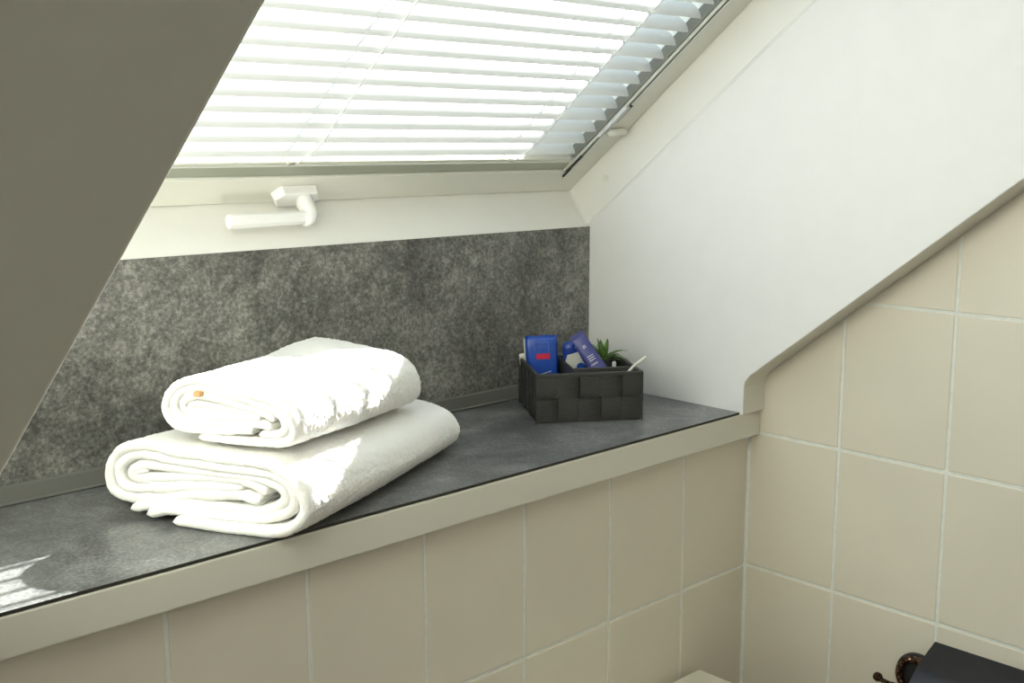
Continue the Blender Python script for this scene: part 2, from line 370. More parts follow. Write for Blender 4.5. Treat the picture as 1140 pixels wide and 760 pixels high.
tube(bm, [(.0135, -.001, -.0375), (.010, -.001, -.0375), (-.02, -.001, -.0375), (-.06, -.001, -.0375), (-.098, -.001, -.0375), (-.104, -.001, -.0375)], [.0060, .0082, .0086, .0090, .0094, .0088], 10, flat=.85)
link('grip', bm, M['handle'], parent=hd, bevel=.001)

# ---------------------------------------------------------------- venetian blind
PITCH = .0257; S0 = .0600; NS = .0845; WID = .0262; TILT = math.radians(1.0)
bl = thing('venetian_blind', 'white venetian blind with aluminium rails covering the sloping roof window', 'blind', matrix=SLOPE)
bx0, bx1 = X0+.0575, X1-.0575
bm = bmesh.new()
ns = 41
for k in range(1, ns):
    sc_ = S0 + PITCH*k + .0005; pr = []; m = 8
    for j in range(m+1):
        u = -WID/2 + WID*j/m; h = .0026*(1-(2*u/WID)**2)
        s = math.sin(TILT)*u + math.cos(TILT)*h; n = math.cos(TILT)*u - math.sin(TILT)*h
        pr.append((s, n))
    def slat_ring(x, off=0): return [bm.verts.new((x, sc_+s+off, NS+n)) for s, n in pr]
    # rounded ends
    xs = [bx0+.001, bx0+.004, bx1-.004, bx1-.001]; sh = [.86, 1, 1, .86]
    rt, rb = [], []
    for x, q in zip(xs, sh):
        rt.append([bm.verts.new((x, sc_+s+.00016, NS+n*q)) for s, n in pr]); rb.append([bm.verts.new((x, sc_+s-.00016, NS+n*q)) for s, n in pr])
    for i in range(3):
        for j in range(m):
            bm.faces.new((rt[i][j], rt[i][j+1], rt[i+1][j+1], rt[i+1][j])); bm.faces.new((rb[i][j], rb[i+1][j], rb[i+1][j+1], rb[i][j+1]))
        for j in (0, m): bm.faces.new((rt[i][j], rt[i+1][j], rb[i+1][j], rb[i][j]))
    for i in (0, 3):
        for j in range(m): bm.faces.new((rt[i][j], rt[i][j+1], rb[i][j+1], rb[i][j]))
link('slats', bm, M['slat'], parent=bl, smooth=False)
bm = bmesh.new(); box(bm, bx0+.0005, bx1+.0105, .0512, .0705, .0695, .0925); link('bottom_rail', bm, M['alu'], parent=bl, bevel=.0012)
bm = bmesh.new(); box(bm, bx0+.0005, bx1+.0095, .0705, .0728, .0680, .0940); box(bm, bx0+.0005, bx1+.0095, .0500, .0518, .0684, .0900)
link('rail_lip', bm, M['alu2'], parent=bl, bevel=.0004)
bm = bmesh.new(); box(bm, bx0+.0005, bx1-.001, .0728, .0765, .0700, .0960); link('bottom_slat', bm, M['sash'], parent=bl, bevel=.0012)
bm = bmesh.new()
for v_ in [(bx1+.0005, .052), (bx1+.0105, .052), (bx1+.0105, .0735), (bx1+.0045, .0735)]: pass
box(bm, bx1+.0005, bx1+.0105, .0515, .0735, .0672, .0700); link('end_cap', bm, M['cream'], parent=bl, bevel=.0008)
bm = bmesh.new(); box(bm, bx0, bx1, ST-.095, ST-.06, .068, .105); link('head_rail', bm, M['alu2'], parent=bl, bevel=.001)
for sd in (1, -1):
    xa = bx1 if sd == 1 else bx0
    bm = bmesh.new()
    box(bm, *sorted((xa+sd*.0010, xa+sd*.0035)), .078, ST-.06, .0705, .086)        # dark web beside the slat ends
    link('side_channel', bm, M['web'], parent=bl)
    bm = bmesh.new()
    box(bm, *sorted((xa+sd*.0036, xa+sd*.0060)), .060, ST-.06, .0664, .0905)
    box(bm, *sorted((xa+sd*.0082, xa+sd*.0105)), .034, ST-.06, .0640, .0740)
    link('side_rail', bm, M['alu2'], parent=bl, bevel=.0003)
    bm = bmesh.new(); box(bm, *sorted((xa+sd*.0060, xa+sd*.0082)), .040, ST-.06, .0656, .0900); link('rail_groove', bm, M['groove'], parent=bl)
bm = bmesh.new(); box(bm, bx1+.0030, bx1+.0062, .052, .090, .0640, .0665); box(bm, bx1+.0045, bx1+.0080, .040, .060, .0640, .0665); link('rail_stop', bm, M['dark'], parent=bl, bevel=.0006)
# cord clip on the right rail with its cream fixing block
bm = bmesh.new(); box(bm, bx1-.0005, bx1+.0075, .157, .202, .0618, .0660); box(bm, bx1+.001, bx1+.006, .135, .157, .0632, .0660)
link('rail_clip', bm, M['clip'], parent=bl, bevel=.0008)
bm = bmesh.new(); box(bm, bx1+.0072, bx1+.0105, .168, .205, .0630, .0655); link('clip_spring', bm, M['dark'], parent=bl)
bm = bmesh.new()
tube(bm, [(bx1+.008, .150, .060), (bx1+.022, .150, .060), (bx1+.040, .150, .062), (bx1+.044, .150, .0625)], [.0055, .0055, .0052, .003], 14, flat=1.3)
link('fixing_block', bm, M['sash'], parent=bl, smooth=True)
# ladders and cords
for xc in (-.568, -.212, -.924):
    bm = bmesh.new()
    fn = NS-WID/2-.0006; bn = NS+WID/2+.0006
    for k in range(1, ns-1):
        s0 = S0+PITCH*k; s1 = s0+PITCH
        for dx in (-.0035, .0035): pass
        tube(bm, [(xc-.0045, s0+.0006, fn+.0008), (xc-.0005, s0-.0030, fn-.0006)], .0006, 5)
        tube(bm, [(xc+.0040, s0+.0006, fn+.0008), (xc-.0003, s0-.0034, fn-.0006)], .0006, 5)
        tube(bm, [(xc-.0045, s0-.0012, fn+.0004), (xc-.005, s0-.0014, NS), (xc-.0045, s0-.0012, bn)], .0005, 5)
    tube(bm, [(xc-.004, ST-.08, bn), (xc-.004, S0+.012, bn)], .0012, 6)
    link('string_ladder', bm, M['cord'], parent=bl)
    bm = bmesh.new()
    z = [(xc, ST-.08, fn-.0008), (xc, .30, fn-.0008), (xc+.001, .18, fn-.0010), (xc+.003, .12, fn-.0012), (xc-.001, .098, fn-.0014), (xc-.009, .083, fn-.0016), (xc-.016, .0735, fn-.0020)]
    tube(bm, catmull(z, per=5), .0007, 6); link('lift_cord', bm, M['cord'], parent=bl, smooth=True)
    bm = bmesh.new()
    tube(bm, [(xc-.016, .0735, fn-.002), (xc-.026, .0740, fn-.0022), (xc-.030, .0850, fn-.0016)], .00075, 6)
    link('cord_loop', bm, M['cream'], parent=bl, smooth=True)

# ---------------------------------------------------------------- towels
TH = math.radians(24); DX = V((math.cos(TH), math.sin(TH), 0)); EX = V((-math.sin(TH), math.cos(TH), 0))
PC = V((-.7817, -.0350, 0))
def ribbon(name, parent, pts, hw, d0, L0, deform, taper_hw=.92, offs=None, per=12, M_=170, seed=0):
    # pts: centre line (u,v) ; runs along d from d0 to L0 ; hw half thickness
    P = catmull([tuple(p) for p in pts], per=per)
    off = catmull([(o_, 0) for o_ in offs], per=per) if offs else [(0, 0)]*len(P)
    Q = [(p[0], p[1], o[0]) for p, o in zip(P, off)]
    for _ in range(2):
        a = V(Q[0]); b = V(Q[1]); ln_ = (V((b.x-a.x, b.y-a.y))).length
        ins = [tuple(a.lerp(b, min(.9, q/ln_))) for q in (hw*.12, hw*.35, hw*.7)]
        Q = [Q[0]] + ins + Q[1:]; Q.reverse()
    P = [(q[0], q[1]) for q in Q]; off = [(q[2],) for q in Q]; n = len(P)
    cum = [0]
    for i in range(1, n): cum.append(cum[-1]+math.hypot(P[i][0]-P[i-1][0], P[i][1]-P[i-1][1]))
    # outline with round tips
    ds = []; x = 0
    lead = [0, .0008, .002, .004, .0065]
    tot = L0-d0
    st = lead + [.0065 + (tot-.013)*k/M_ for k in range(1, M_)] + [tot-l for l in lead[::-1]]
    rr = .0052
    bm = bmesh.new(); rings = []
    for dd in st:
        e = min(dd, tot-dd); f = 1 if e >= rr else math.sqrt(max(.0, 1-(1-e/rr)**2)); f = max(f, .25)
        lft, rgt = [], []
        for i, (u, v) in enumerate(P):
            a = P[max(i-1, 0)]; b = P[min(i+1, n-1)]; tx, ty = b[0]-a[0], b[1]-a[1]; l = math.hypot(tx, ty) or 1; tx /= l; ty /= l
            edge = min(cum[i], cum[-1]-cum[i])/hw; ff = f*(1 if edge >= 1 else math.sqrt(max(.03, 1-(1-edge)**2)))
            nz = noise.noise(V((u*22+seed, v*30, dd*9)))*.0009
            h = hw*ff*(1+.18*noise.noise(V((u*40, dd*14, seed*3.1))))
            o_ = off[i][0]*(1-dd/tot)
            wob = .0018*noise.noise(V((u*35, v*60, seed*5)))*(1-dd/tot)
            for lst, sg in ((lft, 1), (rgt, -1)):
                rg = .0010*noise.noise(V((u*380, v*380+sg*7, dd*380))) + .0006*noise.noise(V((u*120, v*120+sg*3, dd*120)))
                hh = h + rg*ff
                uu = u - ty*hh*sg; vv = v + tx*hh*sg + nz
                lst.append(bm.verts.new(deform(uu, vv, d0+dd+o_+wob, dd/tot)))
        rings.append(lft + rgt[::-1])
    K = len(rings[0])
    for A, B in zip(rings, rings[1:]):
        for i in range(K): bm.faces.new((A[i], A[(i+1) % K], B[(i+1) % K], B[i]))
    for R in (rings[0], rings[-1]):
        for i in range(n-1): bm.faces.new((R[i], R[i+1], R[K-2-i], R[K-1-i]))
    return link(name, bm, M['towel'], parent=parent, smooth=True)

bigA = [(.132, .0052), (.09, .0050), (.048, .0052), (.0177, .0072), (.0003, .0150), (-.0075, .0280), (-.0050, .0420), (.004, .0560), (.0218, .0650), (.0399, .0690), (.0675, .0695), (.1005, .0695), (.1391, .0705), (.1700, .0735), (.2006, .0685), (.2175, .0544), (.2225, .0369), (.2175, .0220), (.1963, .0165), (.1604, .0205), (.1178, .029), (.0696, .0342), (.0486, .0332), (.0393, .0323)]
bigB = [(.1681, .0060), (.1438, .0125), (.1045, .0135), (.0474, .0145), (.0217, .0195), (.0075, .0290), (.0046, .0416), (.0108, .0519), (.0266, .0580), (.0494, .0600), (.0915, .0600), (.1325, .0610), (.1697, .0635), (.1945, .0600), (.2096, .0489), (.2108, .0345), (.1988, .0265), (.1623, .0305), (.1124, .0379), (.0645, .0415)]
bigC = [(.1903, .0085), (.1558, .0155), (.104, .0200), (.047, .0215), (.0246, .0275), (.0161, .0383), (.0225, .0478), (.0452, .0520), (.092, .0520), (.1405, .0525), (.1783, .0520), (.1958, .044), (.1871, .0375), (.1414, .0439), (.0925, .0484), (.0549, .0472), (.0344, .040)]
def big_def(u, v, d, t):
    # squashed a little under the upper towel and towards the far end
    k = 1 - .22*t - .03*math.sin(pi*min(1, t*1.3))
    w = 1 - .06*t
    uu = .1 + (u-.1)*w - .006*math.sin(pi*t)*(1 if u < .1 else -.4)
    b = .0012*noise.noise(V((u*18, d*12, 1)))
    p = DX*d + EX*(uu) + V((0, 0, max(v*k + b*min(1, v/.03), .0006)))
    off_y = p.y + PC.y
    if off_y > .195: p.y = .195 + .056*(1-math.exp(-(off_y-.195)/.056)) - PC.y
    return p
tb = thing('bath_towel', 'large folded white terry towel, the lower one of the stack on the ledge', 'towel', tuple(PC), group=None)
def bigl(u, v, d, t): return big_def(u, v, d, t)
oA = [-.014, -.0135, -.012, -.009, -.005] + [0]*19
oB = [-.009, -.0085, -.006, -.002] + [.002]*16
oC = [-.005, -.004, -.001] + [.004]*14
ribbon('outer_layer', tb, bigA, .0054, 0, .352, bigl, offs=oA, seed=1)
ribbon('middle_layer', tb, bigB, .0052, 0, .346, bigl, offs=oB, seed=2)
ribbon('inner_layer', tb, bigC, .0054, 0, .344, bigl, offs=oC, seed=3)

smA = [(.1222, .0815), (.0887, .0820), (.0505, .0825), (.0261, .0845), (.0156, .0921), (.016, .1049), (.022, .1156), (.0356, .1232), (.0671, .1302), (.1013, .1356), (.1287, .1367), (.1511, .1283), (.1627, .1114), (.1593, .0979), (.1438, .0890), (.1079, .0890), (.0689, .0934), (.0595, .0924)]
smB = [(.052, .0910), (.0332, .0922), (.0250, .0993), (.0275, .1088), (.0414, .1165), (.0674, .1229), (.0998, .1284), (.1291, .1296), (.1474, .1222), (.1543, .1105), (.1491, .1000), (.1293, .0947), (.088, .0976), (.0535, .100), (.0386, .0974)]
smC = [(.0363, .1055), (.0492, .1112), (.0754, .1160), (.106, .1214), (.1295, .1220), (.1429, .1148), (.1416, .1059), (.1269, .1019), (.0876, .1045), (.0513, .1059)]
def sm_def(u, v, d, t):
    w = 1 + .17*t
    uu = .016 + (u-.016)*w + .004*t
    base = .0775 - .014*t
    vv = base + (v-.0775)*(1+.20*t)
    top = max(0, (v-.105)/.03)
    # creases across the upper face
    vv += top*(.0012*math.sin(d*70+u*38+1.2*math.sin(u*30)) * (.25+.75*t) + .0035*noise.noise(V((u*14, d*16, 4))) - .004*math.sin(pi*t)*(1 if u > .05 else .5))
    p = DX*(d) + EX*uu + V((0, 0, vv - .0755))
    off_y = p.y + PC.y
    if off_y > .225: p.y = .225 + .038*(1-math.exp(-(off_y-.225)/.038)) - PC.y
    return p
ts = thing('hand_towel', 'smaller folded white terry towel lying on top of the larger towel', 'towel', (PC.x, PC.y, .0765))
ribbon('outer_layer', ts, smA, .0044, .019, .290, sm_def, seed=4)
ribbon('middle_layer', ts, smB, .0042, .021, .286, sm_def, seed=5)
ribbon('inner_layer', ts, smC, .0045, .022, .284, sm_def, seed=6)
ribbon('core_fold', tb, [(.062, .0415), (.090, .0422), (.125, .0395), (.150, .0360), (.172, .0345), (.188, .0385), (.190, .0430), (.176, .0465)], .0032, .004, .338, bigl, seed=7)
ribbon('core_fold', ts, [(.058, .1080), (.080, .1095), (.105, .1120), (.128, .1135), (.1345, .1105), (.128, .1075), (.105, .1090), (.080, .1075), (.066, .1062)], .0036, .023, .280, sm_def, seed=8)
bm = bmesh.new(); box(bm, -.0035, .0035, -.004, .004, -.0022, .0022)
link('care_tag', bm, M['tan'], parent=ts, matrix=Matrix.Translation(DX*.0205 + EX*.1205 + V((0, 0, .1262-.0765))) @ Matrix.Rotation(TH, 4, 'Z'), bevel=.0006, label='small tan care tag')

# ---------------------------------------------------------------- basket and what it holds
BO = V((-.3017, .1297, 0)); BA = math.atan2(-.0821, .1217)
BM = Matrix.Translation(BO) @ Matrix.Rotation(BA, 4, 'Z')
BW, BD, BH = .1455, .134, .0660
bk = thing('woven_basket', 'small square black woven strap basket in the ledge corner, holding toiletries', 'basket', tuple(BO), (0, 0, BA))
def woven(bm, o, du, dn, length, height, nc, nr, ph=0, z0=.0015):
    # interlaced flat straps; o origin, du along, dn outward
    cw = length/nc; rh = (height-z0)/nr; amp = .0019; th = .0006
    def strip(path, wdir, w, mi=0):
        prev = None; ringl = []
        for p, nrm in path:
            q = [p - wdir*w/2 + nrm*th, p + wdir*w/2 + nrm*th, p + wdir*w/2 - nrm*th, p - wdir*w/2 - nrm*th]
            ringl.append([bm.verts.new(x) for x in q])
        for A, B in zip(ringl, ringl[1:]):
            for i in range(4): bm.faces.new((A[i], A[(i+1) % 4], B[(i+1) % 4], B[i])).material_index = mi
        bm.faces.new(ringl[0][::-1]); bm.faces.new(ringl[-1])
    Z = V((0, 0, 1))
    def wave(x): # squarish wave
        s = math.sin(x); return max(-1, min(1, s*1.8))
    for r in range(nr):
        path = []
        for i in range(nc*8+1):
            t = length*i/(nc*8); path.append((o + du*t + Z*(z0+rh*(r+.5)) + dn*(amp*wave(pi*t/cw)*(1 if (r+ph) % 2 else -1)), dn))
        strip(path, Z, rh*.93)
    for c in range(nc):
        path = []
        for i in range(nr*8+1):
            t = (height-z0)*i/(nr*8); path.append((o + du*(cw*(c+.5)) + Z*(z0+t) + dn*(-amp*wave(pi*t/rh+1e-6)*(-1 if c % 2 else 1)*(1 if ph % 2 else -1)), dn))
        strip(path, du, cw*.90, 1)
e = .0022
X_, Y_, Z_ = V((1, 0, 0)), V((0, 1, 0)), V((0, 0, 1))
for o0, du, dn, ln, nc, ph in ((V((0, e, 0)), X_, -Y_, BW, 5, 1), (V((BW, BD-e, 0)), -X_, Y_, BW, 5, 1), (V((e, BD, 0)), -Y_, -X_, BD, 5, 0), (V((BW-e, 0, 0)), Y_, X_, BD, 5, 0)):
    bm = bmesh.new(); woven(bm, o0, du, dn, ln, BH-.002, nc, 2, ph); link('woven_side', bm, None, mats=[M['strap_h'], M['strap_v']], parent=bk)
bm = bmesh.new(); li = .0044
for q in ((.001, BW-.001, li, li+.0008), (.001, BW-.001, BD-li-.0008, BD-li), (li, li+.0008, .001, BD-.001), (BW-li-.0008, BW-li, .001, BD-.001)): box(bm, *q, .0022, BH-.004)
link('seam_shade_liner', bm, M['edge_black'], parent=bk)  # dark sheet added behind the straps so the seams look shaded
bm = bmesh.new(); box(bm, .002, BW-.002, .002, BD-.002, .0006, .0022); link('base', bm, M['weave'], parent=bk)
bm = bmesh.new()
rw = .0046
box(bm, -.0006, BW+.0006, -.0006, rw-.0006, BH-.004, BH+.0012); box(bm, -.0006, BW+.0006, BD-rw, BD+.0006, BH-.004, BH+.0012)
box(bm, -.0006, rw-.0006, rw-.0006, BD-rw, BH-.004, BH+.0012); box(bm, BW-rw, BW+.0006, rw-.0006, BD-rw, BH-.004, BH+.0012)
link('rim', bm, M['rim'], parent=bk, bevel=.0012, seg=3)
for cx, cy in ((0, 0), (BW, 0), (0, BD), (BW, BD)):
    bm = bmesh.new(); box(bm, cx-.0012 if cx else -.0004, cx+.0004 if cx else .0012, cy-.0012 if cy else -.0004, cy+.0004 if cy else .0012, 0, BH-.002)
    link('corner_piping', bm, M['rim'], parent=bk)
bm = bmesh.new(); box(bm, .0565, .0605, rw, BD-rw, .002, BH-.001); box(bm, .0605, BW-rw, .0430, .0470, .002, BH-.001)
link('divider', bm, M['rim'], parent=bk, bevel=.0012, seg=3)

def inb(a, b, z): return BM @ V((a, b, z))
def item(name, label, cat, a, b, z, rx=0, ry=0, rz=0, group=None):
    mm = BM @ Matrix.Translation(V((a, b, z))) @ Matrix.Rotation(rz, 4, 'Z') @ Matrix.Rotation(ry, 4, 'Y') @ Matrix.Rotation(rx, 4, 'X')
    return thing(name, label, cat, matrix=mm, group=group)
# blue packet with red mark: local x width, z up, front faces -y
pk = item('blue_packet', 'royal blue flat packet with red rectangle leaning in left compartment of the basket', 'packet', .0305, .1000, .0030, rx=-math.radians(6), ry=-math.radians(1.8))
W2 = .0232; PH = .0985
bm = bmesh.new(); 
ny, nx = 14, 10
def pillow(bm, w, h, th, x0=0, z0=0):
    fr = []
    for sgn in (-1, 1):
        g_ = []
        for j in range(ny+1):
            row = []
            for i in range(nx+1):
                x = -w+2*w*i/nx; z = h*j/ny
                k = (1-(2*i/nx-1)**6)*(1-(2*j/ny-1)**6)
                row.append(V((x0+x, sgn*th*k, z0+z + .0006*math.sin(i*1.3)*(j == ny))))
            g_.append(row)
        fr.append(g_)
    vs = [[[None]*(nx+1) for _ in range(ny+1)] for _ in range(2)]
    for s_ in range(2):
        for j in range(ny+1):
            for i in range(nx+1):
                if s_ == 1 and (i in (0, nx) or j in (0, ny)): vs[1][j][i] = vs[0][j][i]
                else: vs[s_][j][i] = bm.verts.new(fr[s_][j][i] + V((0, .0006*noise.noise(V((i*.9, j*.9, s_*3))), 0)))
    for s_ in range(2):
        for j in range(ny):
            for i in range(nx):
                q = (vs[s_][j][i], vs[s_][j][i+1], vs[s_][j+1][i+1], vs[s_][j+1][i]); bm.faces.new(q if s_ == 0 else q[::-1])
pillow(bm, W2, PH, .0042); link('wrapper', bm, M['blue'], parent=pk, smooth=True)
def flatmark(parent, x0, x1, z0, z1, y, m, name='printed_mark'):
    bm = bmesh.new(); box(bm, x0, x1, y-.0002, y+.0005, z0, z1); return link(name, bm, m, parent=parent)
flatmark(pk, -.0090, .0105, .0650, .0728, -.0048, M['red'], 'red_mark')
bm = bmesh.new()
for a_ in ((-.0105, .0095, .0880, .0888), (.0087, .0095, .0735, .0888), (-.0105, -.0099, .0760, .0888), (-.0065, .0060, .0820, .0826)): box(bm, a_[0], a_[1], -.0050, -.0043, a_[2], a_[3])
link('square_outline', bm, M['ltblue'], parent=pk)
bm = bmesh.new()
mr = Matrix.Translation(V((-.002, -.0048, .0440))) @ Matrix.Rotation(-math.radians(14), 4, 'Y')
box(bm, -.010, .012, -.0004, .0004, -.0004, .0005, mx=mr); tube(bm, [mr @ V((.011, 0, 0)), mr @ V((.0135, -.0002, 0))], .0008, 8)
for q in ((.003, .008, .0408, .0415), (.0105, .0113, .0400, .0424), (.0120, .0142, .0417, .0424), (.0136, .0143, .0400, .0424)): box(bm, q[0], q[1], -.0052, -.0046, q[2], q[3])
link('white_lettering', bm, M['print'], parent=pk)
bm = bmesh.new(); box(bm, -W2-.0014, W2-.004, .0036, .0046, .012, PH-.004); link('backing_card', bm, M['cream'], parent=pk, label='pale card edge behind the blue wrapper')
sp = item('wrapped_soap', 'small cream soap end showing behind the left edge of the blue packet', 'soap', .0108, .1235, .0035, ry=-math.radians(6))
bm = bmesh.new(); box(bm, -.0055, .0055, -.004, .004, 0, .070); link('soap_bar', bm, M['cream'], parent=sp, bevel=.0025, seg=3)

# navy tube
dirv = V((.103-.077, 0, .0588-.1025)).normalized()
tl = item('toiletry_tube', 'dark navy violet tube with small white print, tilted against the basket divider', 'tube', .0765, .092, .103, ry=math.atan2(dirv.x, dirv.z)+pi - pi, rx=0)
# local: +z runs down the tube; recompute with explicit matrix
zz = (V((.026, -.012, -.0437))).normalized(); yy = V((0, -1, 0)); xx = yy.cross(zz).normalized(); yy = zz.cross(xx)
tl.matrix_world = BM @ (Matrix.Translation(V((.0765, .0935, .1005))) @ Matrix((xx, yy, zz)).transposed().to_4x4())
bm = bmesh.new(); rings = []
for k in range(17):
    t = k/16; w = .0102+.0032*t; th = .0006 + .0095*min(1, t*1.15)**.8
    rings.append([bm.verts.new(V((w*math.cos(a), th*math.sin(a), .068*t))) for a in [2*pi*i/28 for i in range(28)]])
for A, B in zip(rings, rings[1:]):
    for i in range(28): bm.faces.new((A[i], A[(i+1) % 28], B[(i+1) % 28], B[i]))
bm.faces.new(rings[0]); bm.faces.new(rings[-1][::-1]); link('tube_body', bm, M['violet'], parent=tl, smooth=True)
bm = bmesh.new(); box(bm, -.0104, .0104, -.0007, .0007, -.0045, .0015); link('crimped_end', bm, M['violet'], parent=tl)
bm = bmesh.new(); lathe(bm, [(0, .068), (.0100, .068), (.0102, .070), (.0102, .085), (0, .085)], 24); link('cap', bm, M['blue2'], parent=tl)
def ty(z): t = z/.068; return .0006 + .0095*min(1, t*1.15)**.8
bm = bmesh.new()
def dash(x0, x1, z0, z1):
    y = ty((z0+z1)/2) * math.sqrt(max(.1, 1-((x0+x1)/2/.011)**2)); box(bm, x0, x1, y-.0003, y+.00025, z0, z1)
for q in ((-.0022, -.0012, .0150, .0205), (.0008, .0018, .0150, .0205), (-.0012, .0008, .0178, .0186), (-.0012, .0008, .0150, .0157)): dash(*q)
for r in range(3):
    for c in range(4): dash(-.0045+.0024*c, -.0028+.0024*c, .0315+.0032*r, .0327+.0032*r)
for c in range(6): dash(-.0060+.0018*c, -.0048+.0018*c, .0440, .0456)
link('white_lettering', bm, M['print'], parent=tl)

# blue bottle with white octagonal label
fb = item('blue_bottle', 'blue bottle with white octagonal label behind the dark navy tube', 'bottle', .0800, .112, .004, ry=-math.radians(5), rx=math.radians(0))
bm = bmesh.new()
lathe(bm, [(0, 0), (.0130, 0), (.0145, .002), (.0145, .078), (.0130, .0845), (.0095, .0870), (0, .0870)], 32, mx=Matrix.Diagonal(V((1, .62, 1, 1))))
link('bottle_body', bm, M['blue2'], parent=fb, smooth=True)
bm = bmesh.new(); pts = []
for (x, z) in ((-.0125, .058), (-.0085, .0695), (.0055, .0725), (.0125, .0635), (.0128, .047), (-.005, .045), (-.0115, .050)): pts.append((x, z))
def cyl_y(x): return -.62*math.sqrt(max(0, .0134**2-x*x))-.0004
pts = [(x*1.1, z) for x, z in pts]
lo = [bm.verts.new((x, -.0098, z)) for x, z in pts]; hi = [bm.verts.new((x, -.006, z)) for x, z in pts]
bm.faces.new(lo); bm.faces.new(hi[::-1])
for i in range(len(pts)): bm.faces.new((lo[i], hi[i], hi[(i+1) % len(pts)], lo[(i+1) % len(pts)]))
link('white_label', bm, M['cream'], parent=fb)
bm = bmesh.new(); lathe(bm, [(0, 0), (.0062, 0), (.0062, .0006), (0, .0006)], 28, mx=Matrix.Translation(V((.0080, -.0098, .0505))) @ Matrix.Rotation(pi/2, 4, 'X')); link('label_disc', bm, M['blue'], parent=fb)
bm = bmesh.new(); tube(bm, [(.0065+.004*math.cos(a), -.0090, .0800+.004*math.sin(a)) for a in [math.radians(d) for d in range(130, 290, 20)]], .0005, 6); link('white_mark', bm, M['print'], parent=fb)

# white spatula stick leaning over the right rim
st_ = item('white_stick', 'slim white plastic stick leaning over the right rim of the basket', 'stick', .112, .030, .0030)
bm = bmesh.new(); tube(bm, [(-.004, 0, 0), (.010, -.0002, .025), (.0235, -.0006, .0565), (.040, -.001, .0685), (.0462, -.001, .0735), (.0476, -.001, .0745)][0:1] + [(.006, 0, .022), (.018, 0, .052), (.0205, 0, .0565), (.0290, 0, .0650), (.0330, 0, .0680), (.0440, 0, .0760), (.0462, 0, .0778)], [.0018, .0020, .0022, .0024, .0027, .0031, .0029, .0018], 10, flat=.8)
link('stick_body', bm, M['cream'], parent=st_, smooth=True)
# little grey capped stick in the rear compartment
ls = item('lip_balm', 'tiny grey capped cylinder standing in the rear right compartment beside the plant', 'lip balm', .1290, .090, .0026)
bm = bmesh.new(); lathe(bm, [(0, 0), (.0030, 0), (.0032, .001), (.0032, .038), (0, .038)], 20); link('stick_case', bm, M['dark'], parent=ls)
bm = bmesh.new(); lathe(bm, [(0, .038), (.0031, .038), (.0031, .0595), (.0025, .061), (0, .061)], 20); link('cap', bm, M['clip'], parent=ls)
# cotton swab in the front compartment
cs = item('cotton_swab', 'white cotton swab with only its tip showing in the front right compartment', 'cotton swab', .0900, .034, .0030, rx=-math.radians(8))
bm = bmesh.new(); tube(bm, [(0, 0, 0), (0, 0, .047)], .0009, 8); link('stem', bm, M['print'], parent=cs)
bm = bmesh.new(); lathe(bm, [(0, .045), (.0014, .0465), (.0020, .050), (.0015, .0535), (0, .055)], 14); link('cotton_tip', bm, M['cream'], parent=cs, smooth=True)

# little artificial plant in its pot
pl = item('potted_succulent', 'small green spiky leaved plant standing in the rear compartment of the basket', 'plant', .1180, .1065, .0026)
bm = bmesh.new(); lathe(bm, [(0, 0), (.0120, 0), (.0150, .064), (.0138, .064), (.0130, .059), (0, .059)], 28); link('pot', bm, M['soil'], parent=pl, smooth=False)
rnd = random.Random(3)
LV = [(-155, .034, 68, 30), (-172, .024, 40, 20), (170, .036, 60, 40), (130, .030, 70, 30), (95, .032, 78, 20), (60, .034, 70, 25), (25, .036, 50, 45), (-5, .038, 42, 60), (-30, .036, 48, 60), (-60, .030, 66, 40), (-95, .028, 76, 30), (-125, .032, 74, 22), (10, .040, 62, 60), (-45, .038, 60, 70), (150, .026, 80, 15), (40, .030, 82, 12), (-80, .036, 82, 12), (-140, .038, 80, 18), (-15, .034, 30, 50)]
for ang, ln, el, curl in LV:
    bm = bmesh.new(); a = math.radians(ang); L_ = ln
    hx = V((math.cos(a), math.sin(a), 0)); side = V((-math.sin(a), math.cos(a), 0))
    p = V((0, 0, .059)) + hx*.002; rings = []; K = 9
    for k in range(K+1):
        t = k/K; el_ = math.radians(el - curl*t*1.3); dr = hx*math.cos(el_)+V((0, 0, math.sin(el_)))
        if k: p = p + dr*(L_/K)
        w = .0040*(math.sin(pi*min(1, .22+.78*t*.99))**.8)*(1-.15*t) + .0002; nrm = side.cross(dr).normalized()
        rings.append([bm.verts.new(x) for x in (p-side*w+nrm*.0006*(-1), p - nrm*.0009*(1-t), p+side*w-nrm*.0006, p+nrm*.0006*(1-t)*.6)])
    for A, B in zip(rings, rings[1:]):
        for i in range(4): bm.faces.new((A[i], A[(i+1) % 4], B[(i+1) % 4], B[i]))
    bm.faces.new(rings[0][::-1]); bm.faces.new(rings[-1]); link('leaf', bm, M['leaf'], parent=pl, smooth=True)

# ---------------------------------------------------------------- toilet roll holder on the tiled wall
rh = thing('toilet_roll_holder', 'ornate bronze wall holder with a black leather flap on the beige tiled wall', 'toilet roll holder', (0, -.275, -.315))
def rl(x, y, z): return V((x, y+.275, z+.315))
bm = bmesh.new()
mrx = Matrix.Rotation(-pi/2, 4, 'Y')
lathe(bm, [(0, .001), (.0300, .001), (.0310, .003), (.0300, .006), (.0250, .0075), (.0, .0075)], 48, mx=mrx); link('rosette_plate', bm, M['flap'], parent=rh, smooth=False)
bm = bmesh.new()
ring = []
for i in range(49):
    a = 2*pi*i/48; ring.append(V((-.0095, .0235*math.cos(a), .0235*math.sin(a))))
tube(bm, ring, .0048, 10, cap=False); 
for i in range(24):
    a = 2*pi*i/24; bmesh.ops.create_icosphere(bm, subdivisions=1, radius=.0022, matrix=Matrix.Translation(V((-.0135, .0235*math.cos(a), .0235*math.sin(a)))))
